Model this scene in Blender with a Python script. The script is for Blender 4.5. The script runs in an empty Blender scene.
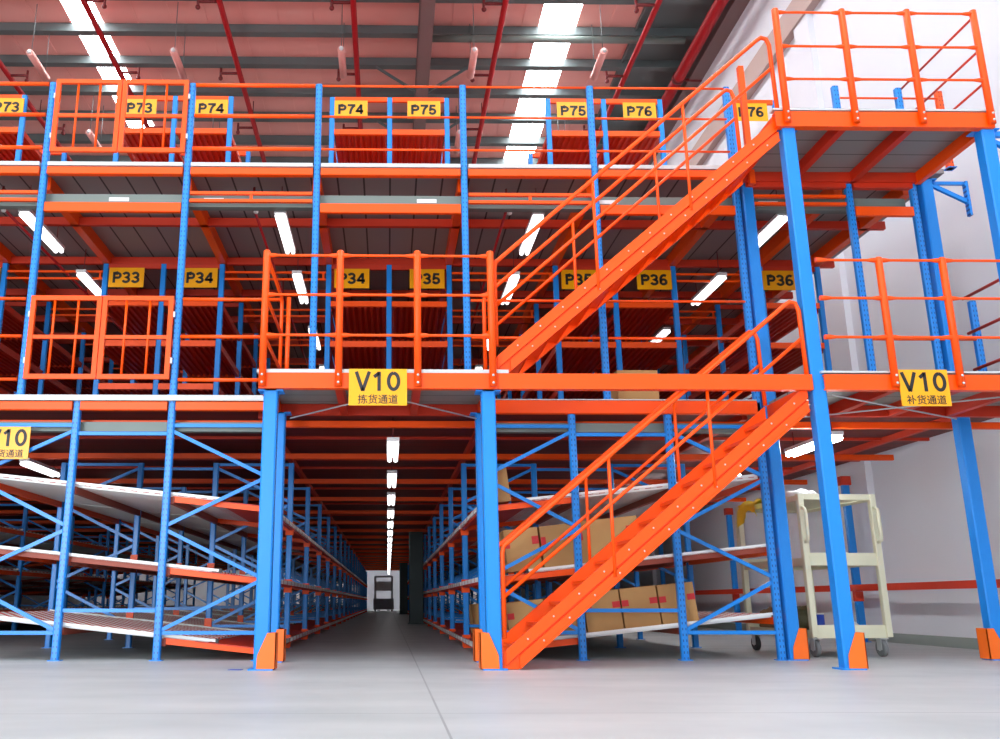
import bpy, math, random
from mathutils import Vector, Matrix
random.seed(7)
SC = bpy.context.scene
COL = SC.collection
ORD = ['first', 'second', 'third', 'fourth', 'fifth', 'sixth', 'seventh', 'eighth', 'ninth', 'tenth', 'eleventh', 'twelfth',
       'thirteenth', 'fourteenth', 'fifteenth', 'sixteenth', 'seventeenth', 'eighteenth', 'nineteenth', 'twentieth']

# ------------------------------------------------------------------ materials
def mat(name, col, rough=0.45, metal=0.0, emit=None, estr=0.0, noise=0.0, nscale=6.0, bump=0.0, spec=0.5):
    m = bpy.data.materials.new(name); m.use_nodes = True
    nt = m.node_tree; b = nt.nodes['Principled BSDF']
    b.inputs['Base Color'].default_value = (*col, 1)
    b.inputs['Roughness'].default_value = rough
    b.inputs['Metallic'].default_value = metal
    b.inputs['Specular IOR Level'].default_value = spec
    if emit:
        b.inputs['Emission Color'].default_value = (*emit, 1)
        b.inputs['Emission Strength'].default_value = estr
    if noise or bump:
        tc = nt.nodes.new('ShaderNodeNewGeometry')
        n = nt.nodes.new('ShaderNodeTexNoise'); n.inputs['Scale'].default_value = nscale; n.inputs['Detail'].default_value = 5
        nt.links.new(tc.outputs['Position'], n.inputs['Vector'])
        if noise:
            mx = nt.nodes.new('ShaderNodeMix'); mx.data_type = 'RGBA'
            mx.inputs[6].default_value = (*[c * (1 - noise) for c in col], 1)
            mx.inputs[7].default_value = (*[min(1, c * (1 + noise)) for c in col], 1)
            nt.links.new(n.outputs['Fac'], mx.inputs[0]); nt.links.new(mx.outputs[2], b.inputs['Base Color'])
        if bump:
            bp = nt.nodes.new('ShaderNodeBump'); bp.inputs['Strength'].default_value = bump; bp.inputs['Distance'].default_value = 0.02
            nt.links.new(n.outputs['Fac'], bp.inputs['Height']); nt.links.new(bp.outputs['Normal'], b.inputs['Normal'])
    return m

def math_node(nt, op, a, bval=None):
    n = nt.nodes.new('ShaderNodeMath'); n.operation = op
    if hasattr(a, 'is_linked') or hasattr(a, 'links'): nt.links.new(a, n.inputs[0])
    else: n.inputs[0].default_value = a
    if bval is not None:
        if hasattr(bval, 'links'): nt.links.new(bval, n.inputs[1])
        else: n.inputs[1].default_value = bval
    return n.outputs[0]

def stripe_mat(name, ca, cb, axis, period, duty, rough=0.5, coord='world', metal=0.0, skew=0.0):
    """two colours in bands along one axis"""
    m = mat(name, ca, rough, metal); nt = m.node_tree; b = nt.nodes['Principled BSDF']
    if coord == 'world':
        g = nt.nodes.new('ShaderNodeNewGeometry'); src = g.outputs['Position']
    else:
        g = nt.nodes.new('ShaderNodeTexCoord'); src = g.outputs['Object']
    sp = nt.nodes.new('ShaderNodeSeparateXYZ'); nt.links.new(src, sp.inputs[0])
    val = sp.outputs[axis]
    if skew: val = math_node(nt, 'ADD', val, math_node(nt, 'MULTIPLY', sp.outputs[1 - axis], skew))
    f = math_node(nt, 'FRACT', math_node(nt, 'DIVIDE', val, period))
    k = math_node(nt, 'LESS_THAN', f, duty)
    mx = nt.nodes.new('ShaderNodeMix'); mx.data_type = 'RGBA'
    mx.inputs[6].default_value = (*ca, 1); mx.inputs[7].default_value = (*cb, 1)
    nt.links.new(k, mx.inputs[0]); nt.links.new(mx.outputs[2], b.inputs['Base Color'])
    return m

def perforated(name, col, dark):
    m = mat(name, col, 0.35); nt = m.node_tree; b = nt.nodes['Principled BSDF']
    tc = nt.nodes.new('ShaderNodeTexCoord'); sp = nt.nodes.new('ShaderNodeSeparateXYZ')
    nt.links.new(tc.outputs['Object'], sp.inputs[0])
    ax = math_node(nt, 'ABSOLUTE', sp.outputs[0])
    near = math_node(nt, 'LESS_THAN', math_node(nt, 'ABSOLUTE', math_node(nt, 'SUBTRACT', ax, 0.016)), 0.005)
    fz = math_node(nt, 'LESS_THAN', math_node(nt, 'FRACT', math_node(nt, 'DIVIDE', sp.outputs[2], 0.055)), 0.4)
    k = math_node(nt, 'MULTIPLY', near, fz)
    mx = nt.nodes.new('ShaderNodeMix'); mx.data_type = 'RGBA'
    mx.inputs[6].default_value = (*col, 1); mx.inputs[7].default_value = (*dark, 1)
    nt.links.new(k, mx.inputs[0]); nt.links.new(mx.outputs[2], b.inputs['Base Color'])
    return m

def S(r, g, b):   # sRGB 0-255 -> linear
    f = lambda c: (c / 255 / 12.92) if c / 255 <= 0.04045 else ((c / 255 + 0.055) / 1.055) ** 2.4
    return (f(r), f(g), f(b))

M = {}
M['orange'] = mat('orange_enamel', S(255, 84, 0), 0.38, spec=0.35)
M['guard'] = mat('guard_orange', S(255, 112, 20), 0.42)
M['shelf_red'] = mat('red_orange_steel', S(205, 48, 12), 0.5)
M['blue'] = mat('blue_enamel', S(26, 136, 226), 0.33, spec=0.4)
M['blue_perf'] = perforated('blue_slotted_upright', S(26, 136, 226), S(14, 74, 150))
M['orange_perf'] = perforated('orange_slotted_upright', S(255, 84, 0), S(120, 30, 5))
M['galv'] = mat('galvanised_steel', (0.62, 0.64, 0.63), 0.42, 0.35)
M['tray'] = mat('grey_cable_tray', S(118, 130, 124), 0.5, 0.1)
M['white_edge'] = mat('white_deck_edge', (0.56, 0.58, 0.58), 0.45)
M['deck_grey'] = stripe_mat('grey_deck_panels', S(150, 144, 140), S(62, 58, 56), 0, 0.3, 0.07, 0.6)
M['landing_grey'] = stripe_mat('landing_deck_panels', S(140, 144, 138), S(74, 77, 74), 1, 0.3, 0.05, 0.55)
M['deck_red'] = stripe_mat('red_deck_panels', S(110, 20, 10), S(50, 9, 5), 1, 0.3, 0.1, 0.6)
M['roof'] = mat('pink_roof_sheet', S(240, 176, 166), 0.6, noise=0.06, nscale=0.8)
M['purlin'] = mat('dark_green_grey_steel', S(92, 102, 102), 0.5)
M['girder'] = mat('brown_grey_steel', S(122, 98, 96), 0.55)
M['pipe_red'] = mat('fire_pipe_red', S(158, 16, 24), 0.35)
M['dark_pipe'] = mat('dark_red_fitting', S(110, 24, 26), 0.5)
M['wall'] = mat('white_wall_paint', S(222, 223, 229), 0.7, noise=0.02, nscale=1.2)
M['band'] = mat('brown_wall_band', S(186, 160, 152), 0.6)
M['base'] = mat('grey_baseboard', S(140, 148, 142), 0.6)
M['black'] = mat('black_paint', (0.012, 0.012, 0.014), 0.5)
M['yellow'] = mat('yellow_sign', S(250, 172, 0), 0.3)
M['lamp'] = mat('lit_tube', (1, 1, 1), 0.4, emit=(1, 0.98, 1.0), estr=2.6)
M['lamp_body'] = mat('lamp_housing', (0.75, 0.75, 0.75), 0.4)
M['sky'] = mat('skylight_panel', (1, 1, 1), 0.5, emit=(0.93, 0.97, 1.0), estr=22)
M['off_lamp'] = mat('salmon_lamp', S(226, 160, 150), 0.5)
M['cream'] = mat('cream_paint', S(222, 220, 190), 0.45)
M['card'] = mat('cardboard', S(190, 146, 90), 0.75, noise=0.06, nscale=9)
M['card_dark'] = mat('cardboard_brown', S(120, 88, 60), 0.8, noise=0.15, nscale=14)
M['tape'] = mat('red_tape', S(205, 25, 30), 0.4)
M['rubber'] = mat('grey_rubber', S(120, 122, 122), 0.6)
M['dark_rubber'] = mat('dark_rubber', S(45, 46, 46), 0.6)
M['green_col'] = mat('dark_green_grey_column', S(66, 84, 86), 0.5)
M['plastic_yellow'] = mat('yellow_cloth', S(255, 226, 60), 0.6, noise=0.1, nscale=20)
M['film'] = mat('white_plastic_film', (0.8, 0.82, 0.84), 0.3)
M['olive'] = mat('olive_tools', S(92, 88, 60), 0.7, noise=0.3, nscale=25)
M['blue_can'] = mat('blue_can', S(30, 70, 180), 0.4)
M['grey_machine'] = mat('grey_machine_paint', S(158, 162, 168), 0.5)
M['paper'] = mat('paper', (0.85, 0.85, 0.85), 0.6)
M['roller'] = stripe_mat('roller_rows', S(240, 232, 224), S(200, 30, 14), 0, 0.12, 0.5, 0.4, skew=0.63)
M['track'] = mat('white_roller_track', (0.85, 0.87, 0.83), 0.4)
M['lamp_bright'] = mat('strong_lit_tube', (1, 1, 1), 0.4, emit=(0.92, 0.97, 1.0), estr=34)
M['brown_rail'] = mat('brown_red_rail', S(150, 62, 40), 0.5)
M['stripe_face'] = stripe_mat('striped_front_rail', S(248, 246, 244), S(200, 50, 22), 1, 0.425, 0.12, 0.4)

# concrete floor
def floor_mat():
    m = mat('power_trowelled_concrete', S(182, 186, 186), 0.42, spec=0.35); nt = m.node_tree; b = nt.nodes['Principled BSDF']
    g = nt.nodes.new('ShaderNodeNewGeometry')
    mp = nt.nodes.new('ShaderNodeMapping'); mp.inputs['Scale'].default_value = (0.5, 1.6, 1); nt.links.new(g.outputs['Position'], mp.inputs[0])
    n = nt.nodes.new('ShaderNodeTexNoise'); n.inputs['Scale'].default_value = 1.1; n.inputs['Detail'].default_value = 8; nt.links.new(mp.outputs[0], n.inputs['Vector'])
    cr = nt.nodes.new('ShaderNodeValToRGB')
    cr.color_ramp.elements[0].position = 0.3; cr.color_ramp.elements[0].color = (*S(172, 177, 177), 1)
    cr.color_ramp.elements[1].position = 0.7; cr.color_ramp.elements[1].color = (*S(190, 193, 192), 1)
    nt.links.new(n.outputs['Fac'], cr.inputs[0])
    sp = nt.nodes.new('ShaderNodeSeparateXYZ'); nt.links.new(g.outputs['Position'], sp.inputs[0])
    jx = math_node(nt, 'LESS_THAN', math_node(nt, 'ABSOLUTE', math_node(nt, 'SUBTRACT', math_node(nt, 'MODULO', math_node(nt, 'ADD', sp.outputs[0], 59.74), 6.0), 0.0)), 0.012)
    jy = math_node(nt, 'LESS_THAN', math_node(nt, 'MODULO', math_node(nt, 'ADD', sp.outputs[1], 61.1), 6.0), 0.015)
    j = math_node(nt, 'MAXIMUM', jx, jy)
    mx = nt.nodes.new('ShaderNodeMix'); mx.data_type = 'RGBA'; mx.inputs[7].default_value = (*S(150, 154, 154), 1)
    nt.links.new(j, mx.inputs[0]); nt.links.new(cr.outputs[0], mx.inputs[6]); nt.links.new(mx.outputs[2], b.inputs['Base Color'])
    n2 = nt.nodes.new('ShaderNodeTexNoise'); n2.inputs['Scale'].default_value = 3.0; nt.links.new(g.outputs['Position'], n2.inputs['Vector'])
    rr = nt.nodes.new('ShaderNodeMapRange'); rr.inputs[3].default_value = 0.36; rr.inputs[4].default_value = 0.55
    nt.links.new(n2.outputs['Fac'], rr.inputs[0]); nt.links.new(rr.outputs[0], b.inputs['Roughness'])
    return m
M['floor'] = floor_mat()

# ------------------------------------------------------------------ mesh builder
class MB:
    def __init__(self): self.v = []; self.f = []; self.smooth = []
    def _add(self, vs, fs, sm=False):
        b = len(self.v); self.v += [Vector(p) for p in vs]
        for f in fs: self.f.append([b + i for i in f]); self.smooth.append(sm)
        return self
    def box(self, x0, x1, y0, y1, z0, z1):
        return self._add([(x0, y0, z0), (x1, y0, z0), (x1, y1, z0), (x0, y1, z0), (x0, y0, z1), (x1, y0, z1), (x1, y1, z1), (x0, y1, z1)],
                         [(0, 3, 2, 1), (4, 5, 6, 7), (0, 1, 5, 4), (1, 2, 6, 5), (2, 3, 7, 6), (3, 0, 4, 7)])
    def cbox(self, x0, x1, y0, y1, z0, z1, c=0.006):
        """box with its vertical edges chamfered"""
        p = [(x0 + c, y0), (x1 - c, y0), (x1, y0 + c), (x1, y1 - c), (x1 - c, y1), (x0 + c, y1), (x0, y1 - c), (x0, y0 + c)]
        return self.prism([(a, b, z0) for a, b in p], (0, 0, z1 - z0))
    def prism(self, pts, ext):
        n = len(pts); e = Vector(ext)
        vs = [Vector(p) for p in pts] + [Vector(p) + e for p in pts]
        return self._add(vs, [list(range(n))[::-1], list(range(n, 2 * n))] + [[i, (i + 1) % n, n + (i + 1) % n, n + i] for i in range(n)])
    def bar(self, p, q, w, h, up=(0, 0, 1)):
        """rectangular bar from p to q, w across, h along up"""
        p, q = Vector(p), Vector(q); d = (q - p).normalized(); u = Vector(up)
        s = d.cross(u)
        if s.length < 1e-5: s = d.cross(Vector((0, 1, 0)))
        s.normalize(); u = s.cross(d).normalized()
        c = [s * (w / 2) + u * (h / 2), -s * (w / 2) + u * (h / 2), -s * (w / 2) - u * (h / 2), s * (w / 2) - u * (h / 2)]
        return self._add([p + k for k in c] + [q + k for k in c], [(0, 1, 2, 3), (7, 6, 5, 4), (0, 4, 5, 1), (1, 5, 6, 2), (2, 6, 7, 3), (3, 7, 4, 0)])
    def tube(self, pts, r, n=10):
        pts = [Vector(p) for p in pts]; rings = []; vs = []; prev = None
        rs = r if isinstance(r, (list, tuple)) else [r] * len(pts)
        for i, p in enumerate(pts):
            d = (pts[min(i + 1, len(pts) - 1)] - pts[max(i - 1, 0)]).normalized()
            if prev is None:
                a = d.cross(Vector((0, 0, 1)))
                if a.length < 1e-4: a = d.cross(Vector((0, 1, 0)))
            else: a = prev - d * prev.dot(d)
            a.normalize(); prev = a; b = d.cross(a)
            vs += [p + (a * math.cos(2 * math.pi * k / n) + b * math.sin(2 * math.pi * k / n)) * rs[i] for k in range(n)]
        fs = [[i * n + k, i * n + (k + 1) % n, (i + 1) * n + (k + 1) % n, (i + 1) * n + k] for i in range(len(pts) - 1) for k in range(n)]
        self._add(vs, fs, True)
        m = len(pts) - 1; b = len(self.v) - len(vs)
        self.f.append([b + k for k in range(n)][::-1]); self.f.append([b + m * n + k for k in range(n)]); self.smooth += [False, False]
        return self
    def ball(self, c, r, sx=1, sy=1, sz=1, n=10, m=6):
        vs = []; fs = []
        for i in range(m + 1):
            th = math.pi * i / m
            for k in range(n):
                ph = 2 * math.pi * k / n
                vs.append((c[0] + r * sx * math.sin(th) * math.cos(ph), c[1] + r * sy * math.sin(th) * math.sin(ph), c[2] + r * sz * math.cos(th)))
        for i in range(m):
            for k in range(n): fs.append([i * n + k, (i + 1) * n + k, (i + 1) * n + (k + 1) % n, i * n + (k + 1) % n])
        return self._add(vs, fs, True)
    def build(self, name, m, parent=None):
        lo = [min(v[i] for v in self.v) for i in range(3)]; hi = [max(v[i] for v in self.v) for i in range(3)]
        o0 = Vector(((lo[0] + hi[0]) / 2, (lo[1] + hi[1]) / 2, lo[2]))
        me = bpy.data.meshes.new(name)
        me.from_pydata([tuple(v - o0) for v in self.v], [], self.f)
        me.polygons.foreach_set('use_smooth', self.smooth)
        me.materials.append(M[m]); me.validate(); me.update()
        o = bpy.data.objects.new(name, me); COL.objects.link(o)
        base = Vector((0, 0, 0)); q = parent
        while q is not None: base += q.location; q = q.parent
        o.location = o0 - base
        if parent is not None: o.parent = parent
        return o

def tag(o, label, cat, group=None, kind=None):
    o['label'] = label; o['category'] = cat
    if group: o['group'] = group
    if kind: o['kind'] = kind
    return o

def thing(name, label, cat, loc, group=None):
    o = bpy.data.objects.new(name, None); COL.objects.link(o); o.location = loc; o.empty_display_size = 0.1
    return tag(o, label, cat, group)

def dup(root, shift=(0, 0, 0), label=None, group=None):
    r = root.copy(); COL.objects.link(r); r.location = root.location + Vector(shift)
    if label: r['label'] = label
    if group: r['group'] = group
    for ch in list(root.children):
        c = ch.copy(); COL.objects.link(c); c.parent = r
        for g in list(ch.children):
            d = g.copy(); COL.objects.link(d); d.parent = c
    return r

def struct(name, mb, m, label=None, cat=None):
    o = mb.build(name, m); o['kind'] = 'structure'
    if label: o['label'] = label; o['category'] = cat
    return o

def text_mesh(name, body, size, m, parent, cx, y, cz, sx=1.0, bold=0.0):
    """flat raised lettering on the face looking to -Y, centred on (cx, cz)"""
    cu = bpy.data.curves.new(name, 'FONT'); cu.body = body; cu.size = size; cu.extrude = 0.001; cu.offset = bold
    cu.align_x = 'CENTER'; cu.align_y = 'CENTER'
    t = bpy.data.objects.new(name + '_tmp', cu); COL.objects.link(t)
    bpy.context.view_layer.update()
    dg = bpy.context.evaluated_depsgraph_get()
    me = bpy.data.meshes.new_from_object(t.evaluated_get(dg))
    bpy.data.objects.remove(t); bpy.data.curves.remove(cu)
    xs = [v.co.x for v in me.vertices]; ys = [v.co.y for v in me.vertices]
    mx, my = (min(xs) + max(xs)) / 2, (min(ys) + max(ys)) / 2
    me.transform(Matrix(((sx, 0, 0, -mx * sx), (0, 0, -1, 0), (0, 1, 0, -my), (0, 0, 0, 1))))
    me.name = name; me.materials.clear(); me.materials.append(M[m])
    o = bpy.data.objects.new(name, me); COL.objects.link(o)
    o.location = Vector((cx, y, cz)) - (parent.location if parent else Vector((0, 0, 0)))
    if parent: o.parent = parent
    return o

def arc(cx, cy, rx, ry, a0, a1, n=14):
    return [(cx + rx * math.cos(math.radians(a0 + (a1 - a0) * i / n)), cy + ry * math.sin(math.radians(a0 + (a1 - a0) * i / n))) for i in range(n + 1)]
GL = {'P': [[(.09, 0), (.09, 1)], [(.09, .885), (.36, .885)] + arc(.36, .675, .19, .21, 90, -90) + [(.09, .465)]],
      'V': [[(.06, 1), (.34, .0)], [(.62, 1), (.34, .0)]],
      '0': [arc(.3, .5, .215, .42, 90, 450, 30)], '1': [[(.36, 0), (.36, 1)], [(.36, .93), (.14, .72)]],
      '3': [arc(.29, .71, .2, .21, 165, -80) + arc(.29, .285, .225, .215, 88, -165)],
      '4': [[(.43, 0), (.43, 1)], [(.43, .95), (.08, .33), (.6, .28)], [(.04, .3), (.6, .3)]],
      '5': [[(.54, .92), (.17, .92), (.12, .5)] + arc(.29, .32, .22, .24, 140, -165)],
      '6': [arc(.3, .3, .205, .22, 0, 360, 24), arc(.36, .5, .265, .43, 55, 215)],
      '7': [[(.05, .92), (.56, .92)] + arc(.72, .0, .46, .9, 110, 180)]}
def stroke_text(name, body, h, m, parent, cx, y, cz, sx=1.0, wt=0.155):
    """raised letters drawn as broad strokes on a face looking to -Y"""
    b = MB(); adv = 0.0
    def line(pts, th):
        P2 = [Vector(p) for p in pts]; L = []; Rr = []
        for i, p in enumerate(P2):
            d0 = (P2[i] - P2[i - 1]).normalized() if i else None
            d1 = (P2[i + 1] - P2[i]).normalized() if i < len(P2) - 1 else None
            d = ((d0 or d1) + (d1 or d0)).normalized(); n = Vector((-d.y, d.x))
            k = 1 / max(0.6, n.dot(Vector((-(d1 or d0).y, (d1 or d0).x))))
            L.append(p + n * th / 2 * k); Rr.append(p - n * th / 2 * k)
        for i in range(len(P2) - 1):
            q = [L[i], Rr[i], Rr[i + 1], L[i + 1]]
            b.prism([(v.x, 0, v.y) for v in q], (0, 0.002, 0))
    tot = 0.68 * len(body) - 0.06; x = -tot / 2
    for ch in body:
        for st in GL[ch]: line([((px + x) * sx, py - 0.5) for px, py in st], wt)
        x += 0.68
    b.v = [Vector((cx + v.x * h, y + v.y, cz + v.z * h)) for v in b.v]
    return b.build(name, m, parent)

# ------------------------------------------------------------------ key planes (metres)
A, B = 7.9, 9.2            # front of the landings, front of the racking
Z1, Z2 = 2.57, 5.286       # the two mezzanine floors
XW = 7.05                  # wall
RY = 2.55                  # pitch of the rack frames

# ------------------------------------------------------------------ setting
struct('floor', MB().box(-18, XW + 0.2, -9, 67, -0.2, 0.0), 'floor')
struct('wall_right', MB().box(XW, XW + 0.2, -9, 67, 0, 13.2), 'wall')
struct('wall_back', MB().box(-18, XW, 66, 66.2, 0, 13.2), 'wall')
struct('wall_left', MB().box(-18.2, -18, -9, 67, 0, 13.2), 'wall')
struct('light_block_front', MB().box(-18, XW, -9.2, -9, 0, 13.2), 'wall')  # unseen wall added to shut out low light; roof stays open ahead
struct('baseboard_right', MB().box(XW - 0.02, XW, -9, 66, 0, 0.13), 'base')
for i, y in enumerate((13.3, 24.5, 36.0)):
    struct('trim_%d' % (i + 1), MB().box(XW - 0.1, XW, y - 0.25, y + 0.25, 0.13, 12.4), 'wall')
struct('trim_4', MB().box(XW - 0.14, XW, 5, 66, 10.08, 10.56), 'band')  # brown-grey band along the upper wall
struct('trim_5', MB().box(XW - 0.3, XW, 5, 66, 11.95, 12.25), 'girder')
# roof: sheets with skylight openings between them
RZ = 12.55
sky = [(-6.78, -6.12), (3.2, 4.0)]
xs = [-18.0] + [v for s in sky for v in s] + [5.3]
mb = MB()
for i in range(0, len(xs), 2):
    x = xs[i]
    while x < xs[i + 1] - 0.01:
        x2 = min(x + 0.75, xs[i + 1]); mb.box(x, x2 - 0.012, 5, 67, RZ, RZ + 0.04); mb.box(x2 - 0.05, x2, 5, 67, RZ - 0.018, RZ + 0.03); x = x2
struct('ceiling', mb, 'roof')
struct('ceiling_dark_sheet', MB().box(5.3, XW, 5, 67, RZ - 0.03, RZ + 0.04).box(5.28, 5.31, 5, 67, RZ - 0.12, RZ + .04), 'purlin')  # darker sheet between the pink roof and the wall
struct('ceiling_strut', MB().tube([(0.9, 16.9, 12.17), (6.3, 16.9, 12.17)], 0.075, 12), 'tray')
for i, (a, b) in enumerate(sky):
    struct('window_%d' % (i + 1), MB().box(a, b, 5, 66, RZ - 0.005, RZ + 0.02), 'sky')
for k in range(-8, 42):
    y = 16.97 + 1.19 * k
    struct('ceiling_beam_%d' % (k + 9), MB().box(-18, XW, y, y + 0.11, RZ - 0.21, RZ - 0.018).box(-18, XW, y + 0.11, y + 0.17, RZ - 0.21, RZ - 0.195), 'purlin')
mb = MB().box(0.60, 0.87, 5, 66, 11.62, 11.66).box(0.725, 0.745, 5, 66, 11.66, 12.28).box(0.60, 0.87, 5, 66, 12.27, 12.31)
struct('ceiling_girder', mb, 'girder')
for i, k in enumerate((1, 3, 5)):
    y = 17.02 + 1.19 * k
    for s in (-1, 1):
        struct('ceiling_brace_%d' % (2 * i + (s > 0) + 1), MB().bar((0.735 + s * 0.1, y, 11.68), (0.735 + s * 1.05, y, 12.33), 0.05, 0.05), 'purlin')

# mezzanine floors
struct('floor_mezzanine_lower', MB().box(-17.9, XW - 0.35, B + 0.04, 57.5, Z1 - 0.05, Z1), 'deck_red')
struct('floor_mezzanine_upper', MB().box(-17.9, 6.25, B + 0.04, 57.5, Z2 - 0.06, Z2 - 0.005), 'deck_grey')

# ------------------------------------------------------------------ roof services
def sprinkler_line(x, z, y0, y1, label, r=0.055, stubs=(), side=-1):
    r = 0.06
    t = thing('sprinkler_pipe', label, 'pipe', (x, y0, z), 'fire pipes under the roof')
    MB().tube([(x, y0, z), (x, y1, z)], r, 12).build('main_pipe', 'pipe_red', t)
    y = y0 + 6
    while y < y1:
        MB().tube([(x, y, z), (x, y, 12.5)], 0.012, 6).build('pipe_hanger', 'dark_pipe', t); y += 8
    for y in stubs:
        b = MB().tube([(x, y, z), (x + side * 0.42, y, z)], 0.032, 8).tube([(x + side * 0.42, y, z - 0.1), (x + side * 0.42, y, z + 0.12)], 0.028, 8).build('branch_pipe', 'dark_pipe', t)
        MB().ball((x + side * 0.42, y, z - 0.13), 0.05).build('sprinkler_head', 'dark_pipe', b)
    return t
sprinkler_line(-8.55, 12.0, 6, 60, 'thin red fire pipe beyond the gate side skylight', 0.055, (18.15, 20.5, 23), 1)
sprinkler_line(-6.02, 12.0, 6, 60, 'thin red fire pipe beside the gate side skylight', 0.055, (15.5, 18.0, 20.4, 22.8), 1)
sprinkler_line(-3.35, 12.0, 6, 60, 'thin red fire pipe above the narrow rails beside the double mesh gate', 0.055, (15.5, 18.0, 20.4, 22.8), -1)
sprinkler_line(-0.72, 12.0, 6, 60, 'thin red fire pipe just beside the roof girder', 0.055, (15.5, 18.0, 20.4, 22.8), -1)
sprinkler_line(2.28, 12.0, 6, 60, 'thin red fire pipe between girder and bright skylight', 0.055, (15.5, 18.0, 20.4, 22.8), -1)
sprinkler_line(5.3, 12.0, 6, 60, 'thin red fire pipe between skylight and thick pipe', 0.055, (15.5, 18.0, 20.4, 22.8), -1)
t = thing('main_fire_pipe', 'thick glossy red fire main running along the top of the wall', 'pipe', (6.52, 6, 12.0))
MB().tube([(6.52, 6, 12.0), (6.52, 62, 12.0)], 0.125, 20).build('pipe_run', 'pipe_red', t)
for y in (12, 18, 24, 30):
    MB().tube([(6.52, y, 12.0), (6.52, y + 0.12, 12.0)], 0.145, 20).bar((6.52, y + .06, 11.95), (7.04, y + .06, 11.95), 0.05, 0.06).build('pipe_clamp', 'dark_pipe', t)

# unlit batten lamps hung between the purlins
proto = None
spots = [(-7.27, 16.2, 'between the two outermost fire pipes'), (-4.35, 16.1, 'beside the gate side skylight'), (-0.97, 16.0, 'over the double gate side of the girder'),
         (1.71, 16.0, 'between girder and bright skylight'), (4.32, 16.0, 'beyond the bright skylight'),
         (-7.1, 19.4, 'further back between the outermost fire pipes'), (-4.2, 19.4, 'further back beside the gate side skylight'), (1.66, 19.3, 'further back beside the girder'), (4.2, 19.4, 'further back beyond the bright skylight')]
for x, y, w in spots:
    t = thing('batten_lamp', 'unlit pinkish batten lamp hung on wires ' + w, 'lamp', (x, y, 11.3), 'unlit batten lamps under the roof')
    MB().tube([(x, y, 11.3), (x, y + 0.95, 11.3)], 0.075, 12).build('lamp_tube', 'off_lamp', t)
    MB().ball((x, y - 0.02, 11.3), 0.045).build('end_cap', 'lamp_body', t)
    for dy in (0.1, 0.85):
        MB().tube([(x, y + dy, 11.37), (x, y + dy, 12.5)], 0.008, 5).build('hanging_wire', 'purlin', t)

# ------------------------------------------------------------------ box columns of the landings
def column(x, y, z1, label, guard=0, w=0.125):
    t = thing('steel_column', label, 'column', (x, y, 0), 'blue box columns of the stair tower')
    h = w / 2
    MB().cbox(x - h, x + h, y - h, y + h, 0.012, z1, 0.012).build('column_shaft', 'blue', t)
    MB().box(x - h - 0.04, x + h + 0.04, y - h - 0.03, y + h + 0.03, 0, 0.012).build('base_plate', 'blue', t)
    MB().box(x - h - 0.05, x + h + 0.05, y - h, y + h + 0.03, z1 - 0.012, z1).build('cap_plate', 'blue', t)
    if guard:
        g = guard; xi = x + g * (h + 0.004); xo = xi + g * 0.012; b = MB()
        yf = y - h - 0.016
        # tapered front flange and side plate
        def fl(yy):
            pts = [(x + g * -0.035, yy, 0.012), (xo + g * 0.045, yy, 0.012), (xo + g * 0.045, yy, 0.30), (xo - g * 0.03, yy, 0.30), (x + g * -0.03, yy, 0.12)]
            if g < 0: pts = pts[::-1]
            return pts
        b.prism(fl(yf), (0, 0.008, 0)); b.prism(fl(y + h + 0.008), (0, 0.008, 0))
        x0, x1 = sorted((xo + g * 0.037, xo + g * 0.045)); b.box(x0, x1, yf, y + h + 0.016, 0.012, 0.30)
        gd = b.build('column_guard', 'guard', t); gd['label'] = 'orange bolted impact guard'
    return t
yA, yR = A + 0.07, 8.98
column(-1.055, yA, 2.395, 'front blue box column at the aisle mouth on the mesh gate side', 1)
column(-1.085, yR, 2.40, 'rear slimmer blue box column at the aisle mouth on the mesh gate side', 1, 0.105)
column(0.897, yA, 2.395, 'front blue box column at the foot of the lower stair', -1)
column(0.93, yR, 2.40, 'rear blue box column behind the foot of the lower stair', -1, 0.105)
column(3.895, yA, 5.04, 'tall blue box column carrying the front corner of the top landing by the stairs', 1, 0.125)
column(5.85, yA, 5.04, 'tall blue box column carrying the outer front corner of the top landing', 0, 0.13)
column(3.975, B + 0.02, 5.12, 'tall blue box column behind the stairs beside a slotted upright', 1, 0.12)
column(5.985, B + 0.02, 5.12, 'tall blue box column by the wall with an orange foot guard', -1, 0.13)

# ------------------------------------------------------------------ ground flow racks
LZ = [0.085, 0.755, 1.465]                  # shelf height at the pick face
LEVEL = ['bottom', 'middle', 'top']
def zs(level, d): return LZ[level] + 0.105 * d

def build_frame(xs, y, label, front, top=2.30):
    """four uprights in a line with lacing, xs from pick face outwards"""
    t = thing('rack_frame', label, 'rack frame', (xs[0], y, 0), 'frames of the flow racks')
    for x in xs:
        p = MB().cbox(x - 0.036, x + 0.036, y - 0.035, y + 0.035, 0.008, top, 0.012).build('upright', 'blue_perf' if front else 'blue', t)
        MB().box(x - 0.06, x + 0.06, y - 0.05, y + 0.05, 0, 0.008).build('foot_plate', 'blue', p)
    def rod(a, za, b, zb, nm): MB().bar((a, y, za), (b, y, zb), 0.03, 0.036).build(nm, 'blue', t)
    top2 = 2.28 if top < 2.4 else 2.31
    for a, b in ((xs[1], xs[0]), (xs[2], xs[3])):     # a is the post on the inside of the rack
        zz = [0.27, 0.765, 1.265, 1.775, min(2.27, top2 - 0.03)]
        for i in range(4):
            u, v = (a, b) if i % 2 == 0 else (b, a)
            rod(u, zz[i] + (0.02 if i else 0), v, zz[i + 1] - 0.01, 'diagonal_brace')
        rod(a, 0.26, b, 0.26, 'horizontal_brace'); rod(a, top2, b, top2, 'horizontal_brace')
    for z in (0.47, 2.225): rod(xs[1], z, xs[2], z, 'frame_spacer')
    return t

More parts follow.
